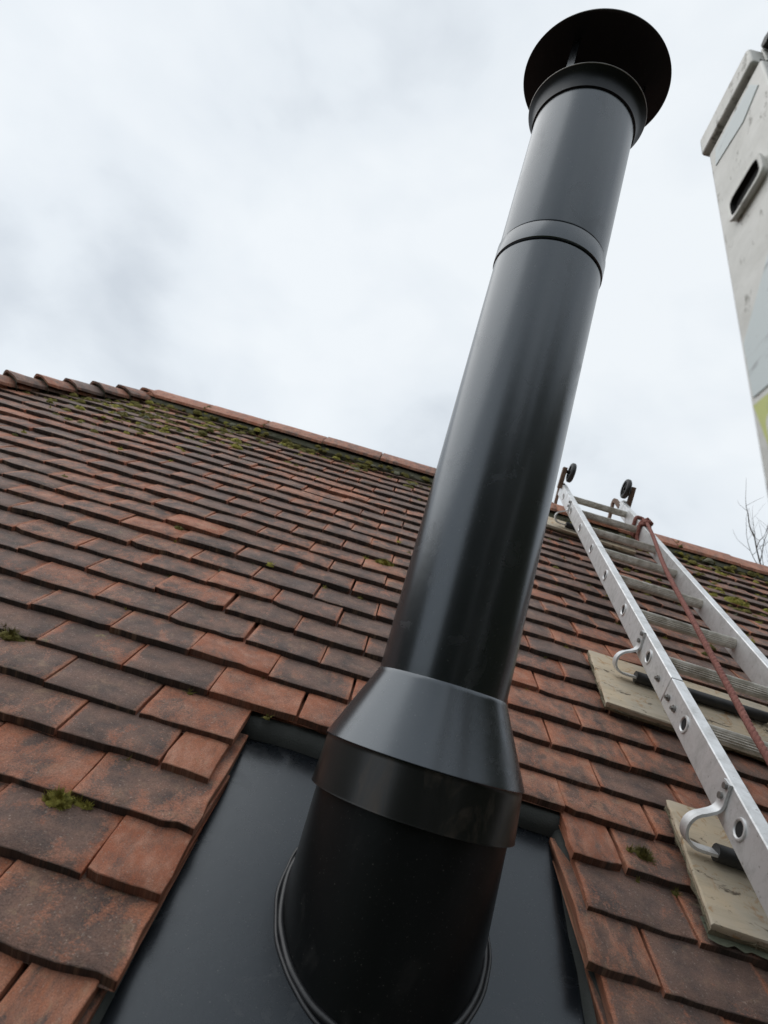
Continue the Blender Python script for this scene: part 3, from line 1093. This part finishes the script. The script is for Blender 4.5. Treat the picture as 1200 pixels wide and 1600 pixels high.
# ------------------------------------------------------------------ boards under the standoffs
def board(name, corners, thick, label, seed, memb=False):
    """corners (x,u) in order top-left, top-right, bottom-right, bottom-left, lying on the tile tails"""
    n0 = 0.0055
    cx = sum(c[0] for c in corners) / 4
    cu = sum(c[1] for c in corners) / 4
    Mb = ROOF @ Matrix.Translation((cx, cu, n0))
    t_ = empty(name, Mb)
    tag(t_, label, 'board', 'boards under the roof ladder')
    nn = (26, 16, 26, 16)
    rim = []
    for e in range(4):
        a, c = Vector(corners[e]), Vector(corners[(e + 1) % 4])
        for i in range(nn[e]):
            q = a + (c - a) * i / nn[e]
            rim.append(q - Vector((cx, cu)))
    L = len(rim)
    layers = [(0.0, -0.004, 3.2), (thick * 0.32, -0.001, 1.9), (thick * 0.4, -0.0035, 2.6), (thick * 0.86, 0.0, 1.3), (thick, -0.0022, 0.8)]

    def ringpts(h, inset, amp):
        out = []
        for i, q in enumerate(rim):
            j = noise.noise((q.x * 38 + seed, q.y * 38, h * 900)) * 0.0022 * amp
            d = q.normalized()
            out.append(Vector((q.x + d.x * (inset + j), q.y + d.y * (inset + j), h)))
        return out
    # face veneer
    b = B()
    rings = [ringpts(*l) for l in layers[2:]]
    for rg_ in rings:
        b.v += rg_
    for k in range(len(rings) - 1):
        for i in range(L):
            i2 = (i + 1) % L
            b.f.append((k * L + i, k * L + i2, (k + 1) * L + i2, (k + 1) * L + i))
    b.f = [tuple(reversed(f)) for f in b.f]
    b.f.append(tuple(reversed(range((len(rings) - 1) * L, len(rings) * L))))
    b.obj('face', M_PLY, Mb, t_, angle=40)
    b = B()
    rings = [ringpts(*l) for l in layers[:3]]
    for rg_ in rings:
        b.v += rg_
    for k in range(len(rings) - 1):
        for i in range(L):
            i2 = (i + 1) % L
            b.f.append((k * L + i2, k * L + i, (k + 1) * L + i, (k + 1) * L + i2))
    b.f.append(tuple(range(L)))
    b.obj('core', M_FIBRE, Mb, t_, angle=30)
    # torn fibres along the edges
    rr = random.Random(seed)
    b = B()
    for _ in range(420):
        i = rr.randrange(L)
        q = rim[i] + (rim[(i + 1) % L] - rim[i]) * rr.random()
        d = q.normalized()
        h = rr.uniform(0.001, thick * 0.9)
        ln = rr.uniform(0.002, 0.009)
        p0 = Vector((q.x - d.x * 0.004, q.y - d.y * 0.004, h))
        p1 = p0 + Vector((d.x * ln + rr.gauss(0, 0.003), d.y * ln + rr.gauss(0, 0.003), rr.gauss(-0.002, 0.002)))
        wv_ = Vector((rr.uniform(-1, 1), rr.uniform(-1, 1), rr.uniform(-1, 1))) * 0.0011
        b.add([p0 - wv_, p0 + wv_, p1], [(0, 1, 2)])
    fo = b.obj('torn_fibre', M_FIBRE, Mb, t_)
    fo['kind'] = 'stuff'
    if memb:
        b = B()
        a, c = Vector(corners[3]) - Vector((cx, cu)), Vector(corners[2]) - Vector((cx, cu))
        nn_ = 40
        for i in range(nn_ + 1):
            q = a + (c - a) * i / nn_
            ex = 0.006 + 0.011 * abs(noise.noise((i * 0.33, seed, 1))) + 0.006 * noise.noise((i * 0.9, seed, 4))
            b.v += [Vector((q.x, q.y + 0.03, 0.001)), Vector((q.x, q.y - 0.002, 0.0005)), Vector((q.x, q.y - ex, -0.001 + 0.006 * noise.noise((i * 0.5, seed, 8))))]
        for i in range(nn_):
            for k in (0, 1):
                a_ = i * 3 + k
                b.f.append((a_, a_ + 1, a_ + 4, a_ + 3))
        b.obj('torn_membrane', M_MEMB, Mb, t_, angle=60)
    return t_


board('packing_board', [(1.205, 0.062), (1.72, 0.040), (1.71, -0.225), (1.186, -0.205)], 0.021,
      'stained plywood board under the lowest ladder standoff, nearest the flashing', 11, True)
board('packing_board', [(1.172, 0.628), (1.70, 0.602), (1.69, 0.330), (1.160, 0.366)], 0.021,
      'ragged plywood board under the middle ladder standoff, at the splice', 23)
board('packing_board', [(1.10, 2.10), (1.678, 2.005), (1.650, 1.86), (1.09, 1.925)], 0.020,
      'highest plywood board under the ladder just below the ridge', 37)

# ------------------------------------------------------------------ rope tied to the ladder
LMi = LM.inverted()


def lc(x_, u_, n_):
    return LMi @ P(x_, u_, n_)


rp = empty('rope', LM @ Matrix.Translation((WID, 1.95, NTOP)))
tag(rp, 'dirty red rope knotted round the ladder stile, slanting over the rungs', 'rope')


def twisted(b, pts, r):
    # three strands laid round each other
    pts = [Vector(p_) for p_ in pts]
    dense = []
    for i in range(len(pts) - 1):
        n_ = max(2, int((pts[i + 1] - pts[i]).length / 0.006))
        dense += [pts[i].lerp(pts[i + 1], q / n_) for q in range(n_)]
    dense.append(pts[-1])
    for s_ in range(3):
        path = []
        for i, p_ in enumerate(dense):
            d = (dense[min(i + 1, len(dense) - 1)] - dense[max(i - 1, 0)]).normalized()
            a = Vector((0, 0, 1))
            a = (a - d * a.dot(d))
            a = a.normalized() if a.length > 1e-4 else Vector((1, 0, 0))
            c = d.cross(a)
            an = i * 0.9 + s_ * 2.094
            path.append(p_ + (a * math.cos(an) + c * math.sin(an)) * r * 0.30)
        b.tube(path, r * 0.74, 7)


b = B()
run = [lc(1.648, 1.885, 0.170), lc(1.60, 1.62, 0.168), lc(1.497, 1.146, 0.172), lc(1.414, 0.622, 0.172), lc(1.366, 0.272, 0.166), lc(1.343, 0.09, 0.163), lc(1.325, -0.2, 0.158), lc(1.31, -0.45, 0.160), lc(1.30, -0.8, 0.157), lc(1.29, -1.2, 0.152)]
sm2 = []
for i in range(len(run) - 1):
    p0, p1 = run[max(i - 1, 0)], run[i]
    p2, p3 = run[i + 1], run[min(i + 2, len(run) - 1)]
    for q in range(6):
        t_ = q / 6
        sm2.append(0.5 * ((2 * p1) + (p2 - p0) * t_ + (2 * p0 - 5 * p1 + 4 * p2 - p3) * t_ * t_ + (3 * p1 - p0 - 3 * p2 + p3) * t_ ** 3))
sm2.append(run[-1])
twisted(b, sm2, 0.0078)
b.obj('run', M_ROPE, LM, rp, angle=80)
c0 = Vector((WID - SW / 2, 0, (NB + NTOP) / 2))


def wrap(b, uu, slope, k=1.0):
    hw, hh = SW / 2 + 0.008, (NTOP - NB) / 2 + 0.008
    pts = []
    for i in range(33):
        a = 2 * math.pi * i / 32
        ca, sa = math.cos(a), math.sin(a)
        e = 0.45
        pts.append(Vector((c0.x + math.copysign(abs(ca) ** e, ca) * hw, uu + slope * sa, c0.z + math.copysign(abs(sa) ** e, sa) * hh)))
    twisted(b, pts, 0.0085 * k)


b = B()
wrap(b, 2.085, 0.02)
wrap(b, 2.01, -0.03)
wrap(b, 1.985, 0.035)
twisted(b, [c0 + Vector((0.0, 2.05, 0.043)), c0 + Vector((0.012, 2.02, 0.056)), c0 + Vector((0.02, 1.985, 0.05)), c0 + Vector((0.004, 1.97, 0.058)), c0 + Vector((-0.012, 1.99, 0.046)), c0 + Vector((0.0, 2.0, 0.062)), sm2[0]], 0.010)
b.obj('knot', M_ROPE, LM, rp, angle=80)

# ------------------------------------------------------------------ near access ladder (only its left stile shows)
DX = 0.20
NXF = CAMPOS.x + DX              # plane of the outer face of the near stile
PHI = R(69.1)
along = Vector((0, math.cos(PHI), math.sin(PHI)))
dep = Vector((0, -math.sin(PHI), math.cos(PHI)))      # towards the climber
edge0 = Vector((NXF, -0.6951, 0.7007 + Z0))           # far top corner of the face, just below the cap
AM = Matrix((( 1, dep.x, along.x, edge0.x), (0, dep.y, along.y, edge0.y), (0, dep.z, along.z, edge0.z), (0, 0, 0, 1)))
length = edge0.z / math.sin(PHI)
acc = empty('access_ladder', AM @ Matrix.Translation((0.2, 0.04, -length)))
tag(acc, 'scuffed pale aluminium ladder top close by at the right edge of the picture', 'ladder')
DEP = 0.088
SW2 = 0.034
for side in (0, 1):
    o = 0 if side == 0 else 0.40
    b = B()
    b.box((o, 0, -length), (o + SW2, DEP, -0.0065))
    b.obj('stile', M_NEAR, AM, acc, bevel=0.002)
    b = B()
    b.box((o + 0.004, 0.004, -0.010), (o + SW2 - 0.004, DEP - 0.004, 0.012))
    b.obj('cap_gap_shade', M_DARKHOLE, AM, acc)  # black box stands in for the shadow gap under the cap
    b = B()
    b.box((o - 0.005, -0.005, 0.0035), (o + SW2 + 0.004, DEP * 0.95, 0.041))
    b.obj('end_cap', M_NEAR, AM, acc, bevel=0.003)
for k in range(0, 16):
    z_ = -0.178 - 0.28 * k
    b = B()
    b.box((0.03, DEP * 0.30, z_ - 0.014), (0.405, DEP * 0.66, z_ + 0.014))
    ro = b.obj('rung', M_NEAR, AM, acc, bevel=0.004)
    # D-shaped flared rung end on the outer face
    prof = []
    pts = []
    for i in range(24):
        a = 2 * math.pi * i / 24
        e = 0.38
        pts.append((math.copysign(abs(math.cos(a)) ** e, math.cos(a)), math.copysign(abs(math.sin(a)) ** e, math.sin(a))))
    b = B()
    prof = [(0.0225, 0.0165, 0.0), (0.0240, 0.0185, -0.0050), (0.0235, 0.0180, -0.0062), (0.0205, 0.0150, -0.0062), (0.0195, 0.0140, -0.0058)]
    for (ha, hb, h) in prof:
        for (ca, sa) in pts:
            b.v.append(Vector((h, DEP * 0.47 + ha * ca, z_ + hb * sa)))
    for i in range(len(prof) - 1):
        for q in range(24):
            b.f.append((i * 24 + q, i * 24 + (q + 1) % 24, (i + 1) * 24 + (q + 1) % 24, (i + 1) * 24 + q))
    b.obj('rung_collar', M_NEAR, AM, ro, angle=50)
    b = B()
    for h in (-0.0057, -0.0006):
        for (ca, sa) in pts:
            b.v.append(Vector((h, DEP * 0.47 + 0.0195 * ca, z_ + 0.0140 * sa)))
    b.f = [(q, (q + 1) % 24, 24 + (q + 1) % 24, 24 + q) for q in range(24)] + [tuple(range(24, 48))]
    b.obj('bore_shade', M_DARKHOLE, AM, ro)  # shallow black cup painted as the shade inside the rung end


def decal(name, poly, material):
    b = B()
    n_ = len(poly)
    b.v = [Vector((-0.0009, y_, z_)) for y_, z_ in poly] + [Vector((-0.0002, y_, z_)) for y_, z_ in poly]
    b.f = [tuple(range(n_))] + [(i, (i + 1) % n_, n_ + (i + 1) % n_, n_ + i) for i in range(n_)]
    b.obj(name, material, AM, acc)


decal('sticker', [(0.012, -0.020), (0.070, -0.018), (0.078, -0.045), (0.052, -0.060), (0.008, -0.050)], M_STICK)
decal('sticker', [(0.004, -0.345), (0.088, -0.225), (0.088, -0.43), (0.004, -0.405)], M_STICK)
decal('sticker', [(0.003, -0.412), (0.088, -0.437), (0.088, -0.52), (0.040, -0.505), (0.012, -0.470)], M_STICKY)
# bracket, knob and stay at the head
b = B()
b.box((SW2 - 0.004, DEP * 0.80, 0.012), (SW2 + 0.006, DEP * 1.35, 0.05))
b.box((0.010, DEP * 0.93, 0.012), (SW2 + 0.006, DEP * 0.97, 0.05))
b.obj('head_bracket', M_NEAR, AM, acc, bevel=0.002)
b = B()
b.tube([(SW2 - 0.018, DEP * 1.05, 0.045), (SW2 + 0.004, DEP * 1.05, 0.045)], 0.0105, 14)
b.tube([(SW2 - 0.026, DEP * 1.05, 0.045), (SW2 - 0.018, DEP * 1.05, 0.045)], 0.007, 6)
b.obj('knob', M_RUBBER, AM, acc)
b = B()
b.strap([(SW2 + 0.010, DEP * 0.90, 0.02), (SW2 + 0.010, DEP * 1.25, 0.085), (SW2 + 0.010, DEP * 1.5, 0.13)], 0.003, 0.012, (1, 0, 0))
b.obj('stay', M_NEAR, AM, acc, bevel=0.001)

# ------------------------------------------------------------------ bare tree behind the ridge
az, dist = R(41.5), 12.5
tb = Vector((CAMPOS.x + dist * math.sin(az), CAMPOS.y + dist * math.cos(az), 0))
tree = empty('bare_tree', Matrix.Translation(tb))
tag(tree, 'leafless tree whose top twigs rise behind the ridge', 'tree')
tr = random.Random(5)
trunk, limbs, twigs = B(), B(), B()


def branch(p, d, ln, r, lvl):
    n_ = 5
    pts = [p.copy()]
    dd = d.copy()
    for i in range(n_):
        dd = (dd + Vector((tr.gauss(0, 0.13), tr.gauss(0, 0.13), 0.05 + tr.gauss(0, 0.06)))).normalized()
        pts.append(pts[-1] + dd * ln / n_)
    tgt = trunk if lvl == 0 else (limbs if lvl < 3 else twigs)
    e = 0.55 if lvl < 4 else 0.4
    tgt.tube(pts, lambda q: r * (1 - (1 - e) * q), 10 if lvl == 0 else (6 if lvl < 3 else 4), False)
    if lvl >= 5:
        return
    nb_ = (5, 5, 4, 4, 3)[lvl]
    for k in range(nb_):
        q = 0.35 + 0.65 * (k + tr.random()) / nb_ if lvl else 0.45 + 0.55 * (k + tr.random()) / nb_
        i = min(n_ - 1, int(q * n_))
        pp = pts[i].lerp(pts[i + 1], q * n_ - i)
        a = tr.uniform(0, 2 * math.pi)
        side = Vector((math.cos(a), math.sin(a), 0.1))
        nd = (dd * 0.75 + side * tr.uniform(0.5, 0.95)).normalized()
        branch(pp, nd, ln * tr.uniform(0.48, 0.68), r * (1 - (1 - e) * q) * 0.62, lvl + 1)
    branch(pts[-1], dd, ln * 0.62, r * e, lvl + 1)


branch(Vector((0, 0, 0)), Vector((0, 0, 1)), 4.0, 0.17, 0)
zmax = max(v.z for v in twigs.v + limbs.v)
want = CAMPOS.z + dist * math.tan(R(22.3))
scl = want / zmax
MT = Matrix.Translation(tb) @ Matrix.Scale(scl, 4)
trunk.obj('trunk', M_BARK, MT, tree)
limbs.obj('limbs', M_BARK, MT, tree)
tw = twigs.obj('twigs', M_BARK, MT, tree)
tw['kind'] = 'stuff'

# ------------------------------------------------------------------ moss
def clump(b, c, r, h, rr, sub=9, rings=5, blades=0):
    """knobbly cushion at roof coordinates c"""
    sd = rr.uniform(0, 99)
    o = len(b.v)
    top = None
    for j in range(rings):
        ph = (j / (rings - 1)) * math.pi / 2
        for k in range(sub):
            a = 2 * math.pi * (k + 0.5 * (j % 2)) / sub
            q = 1 + 0.34 * noise.noise((math.cos(a) * 2.1 + sd, math.sin(a) * 2.1, ph * 2 + sd))
            x_ = r * q * math.cos(ph) * math.cos(a)
            u_ = r * q * 0.72 * math.cos(ph) * math.sin(a)
            n_ = h * q * math.sin(ph)
            b.v.append(P(c[0] + x_, c[1] + u_, c[2] + n_ - 0.002))
    for j in range(rings - 1):
        for k in range(sub):
            k2 = (k + 1) % sub
            b.f.append((o + j * sub + k, o + j * sub + k2, o + (j + 1) * sub + k2, o + (j + 1) * sub + k))
    for _ in range(blades):
        a = rr.uniform(0, 2 * math.pi)
        ph = rr.uniform(0.1, math.pi / 2)
        d = Vector((math.cos(ph) * math.cos(a), math.cos(ph) * math.sin(a), math.sin(ph)))
        p0 = Vector((c[0] + d.x * r * 0.86, c[1] + d.y * r * 0.62, c[2] + d.z * h * 0.86))
        p1 = p0 + (d + Vector((rr.gauss(0, 0.35), rr.gauss(0, 0.35), rr.uniform(0, 0.5)))) * rr.uniform(0.003, 0.0075) * (1 + r * 12)
        s = Vector((-math.sin(a), math.cos(a), 0)) * 0.0009
        b.add([P(*(p0 - s)), P(*(p0 + s)), P(*p1)], [(0, 1, 2)])


def surf(x_, u_):
    """height of the tile surface at roof coordinates"""
    d = drift(x_, u_)
    k = math.floor((u_ - d) / GAUGE)
    return bow(x_, u_) - ((u_ - d) / GAUGE - k) * THK


mr = random.Random(21)
mo, mob, ml = B(), B(), B()


def scatter(n_, fx, fu, size, rest=0.55):
    for _ in range(n_):
        x_, u_ = fx(), fu()
        if x_ < hipx(u_) + 0.06 or (HXL - 0.03 < x_ < HXR + 0.03 and u_ < 0.06):
            continue
        if mr.random() < rest:       # sits in the step just below a tail
            d = drift(x_, u_)
            u_ = math.floor((u_ - d) / GAUGE) * GAUGE + d - mr.uniform(0.0, 0.012)
        r_ = abs(mr.gauss(size, size * 0.4)) + 0.003
        tgt = mo if mr.random() < 0.68 else (mob if mr.random() < 0.62 else ml)
        if tgt is ml:
            r_ *= 0.7
        clump(tgt, (x_, u_, surf(x_, u_)), r_, r_ * mr.uniform(0.42, 0.8), mr, 8, 4, 14 if u_ < 1.6 else 9)


scatter(300, lambda: mr.uniform(-1.0, 3.4), lambda: UR - 0.15 - abs(mr.gauss(0, 0.055)), 0.017, 0.4)
scatter(330, lambda: mr.gauss(-0.74, 0.30), lambda: mr.gauss(1.90, 0.20), 0.014, 0.5)
scatter(90, lambda: mr.gauss(2.05, 0.3), lambda: mr.gauss(1.75, 0.26), 0.013, 0.5)
scatter(150, lambda: mr.uniform(-1.3, 2.6), lambda: mr.uniform(0.6, 2.1), 0.0085, 0.7)
scatter(34, lambda: mr.uniform(-0.4, 1.6), lambda: mr.uniform(-0.3, 0.7), 0.0032, 0.95)
scatter(60, lambda: mr.uniform(1.45, 2.3), lambda: mr.uniform(0.9, 2.1), 0.014, 0.6)
# moss matted on the ridge bedding
for _ in range(200):
    x_ = mr.uniform(XE, 3.4)
    if noise.noise((x_ * 2.3, 4, 4)) < -0.25 and mr.random() < 0.7:
        continue
    r_ = abs(mr.gauss(0.011, 0.005)) + 0.004
    clump(mo if mr.random() < 0.75 else mr.choice((mob, ml)), (x_, UR - 0.150 + mr.gauss(0, 0.014), mr.uniform(0.004, 0.018)), r_, r_ * mr.uniform(0.5, 0.8), mr, 8, 4, 9)
# tufts growing out of the ridge joints
x = XE - 0.02
for i in range(16):
    x += 0.3155
    for _ in range(mr.choice((0, 1, 3, 4))):
        uu = UR - mr.uniform(0.0, 0.12)
        clump(mr.choice((mo, mo, ml)), (x + mr.gauss(0, 0.012), uu, 0.035 - 0.0 + mr.uniform(0, 0.008)), mr.uniform(0.010, 0.020), mr.uniform(0.008, 0.014), mr, 8, 4, 10)
for nm, bb, mm, lb in (('moss', mo, M_MOSS, 'dark olive moss spread over the upper roof tiles'), ('bright_moss', mob, M_MOSSB, 'bright yellow green moss dotted over the upper roof tiles'), ('lichen', ml, M_LICHEN, 'pale grey lichen crumbs on the roof tiles')):
    o = bb.obj(nm, mm, None, None, angle=80)
    tag(o, lb, 'lichen' if nm == 'lichen' else 'moss', kind='stuff')
# the larger cushions one can point at
for (x_, u_, r_, h_, mm, lb) in (
        (0.245, -0.309, 0.019, 0.017, M_MOSSB, 'ragged green moss tuft at a tile joint left of the flashing'),
        (-0.045, -0.006, 0.026, 0.018, M_MOSS, 'rounded moss cushion under a tile tail at the left picture edge'),
        (0.566, 0.892, 0.020, 0.016, M_MOSSB, 'golden moss cushion on the tiles just left of the flue'),
        (1.135, -0.066, 0.016, 0.007, M_MOSS, 'flat moss crumb on a tile between the opening and the lowest board'),
        (2.02, 1.62, 0.050, 0.024, M_MOSSB, 'fat bright moss cushion right of the ladder')):
    b = B()
    clump(b, (x_, u_, surf(x_, u_)), r_, h_, mr, 14, 7, 260)
    for _ in range(5):
        clump(b, (x_ + mr.gauss(0, r_ * 0.8), u_ + mr.gauss(0, r_ * 0.35), surf(x_, u_)), r_ * mr.uniform(0.3, 0.55), h_ * mr.uniform(0.4, 0.8), mr, 9, 5, 50)
    Mo = Matrix.Translation(P(x_, u_, 0))
    Moi = Mo.inverted()
    b.v = [Moi @ v for v in b.v]
    tag(b.obj('moss_cushion', mm, Mo, None, angle=80), lb, 'moss', 'moss cushions on the tiles')
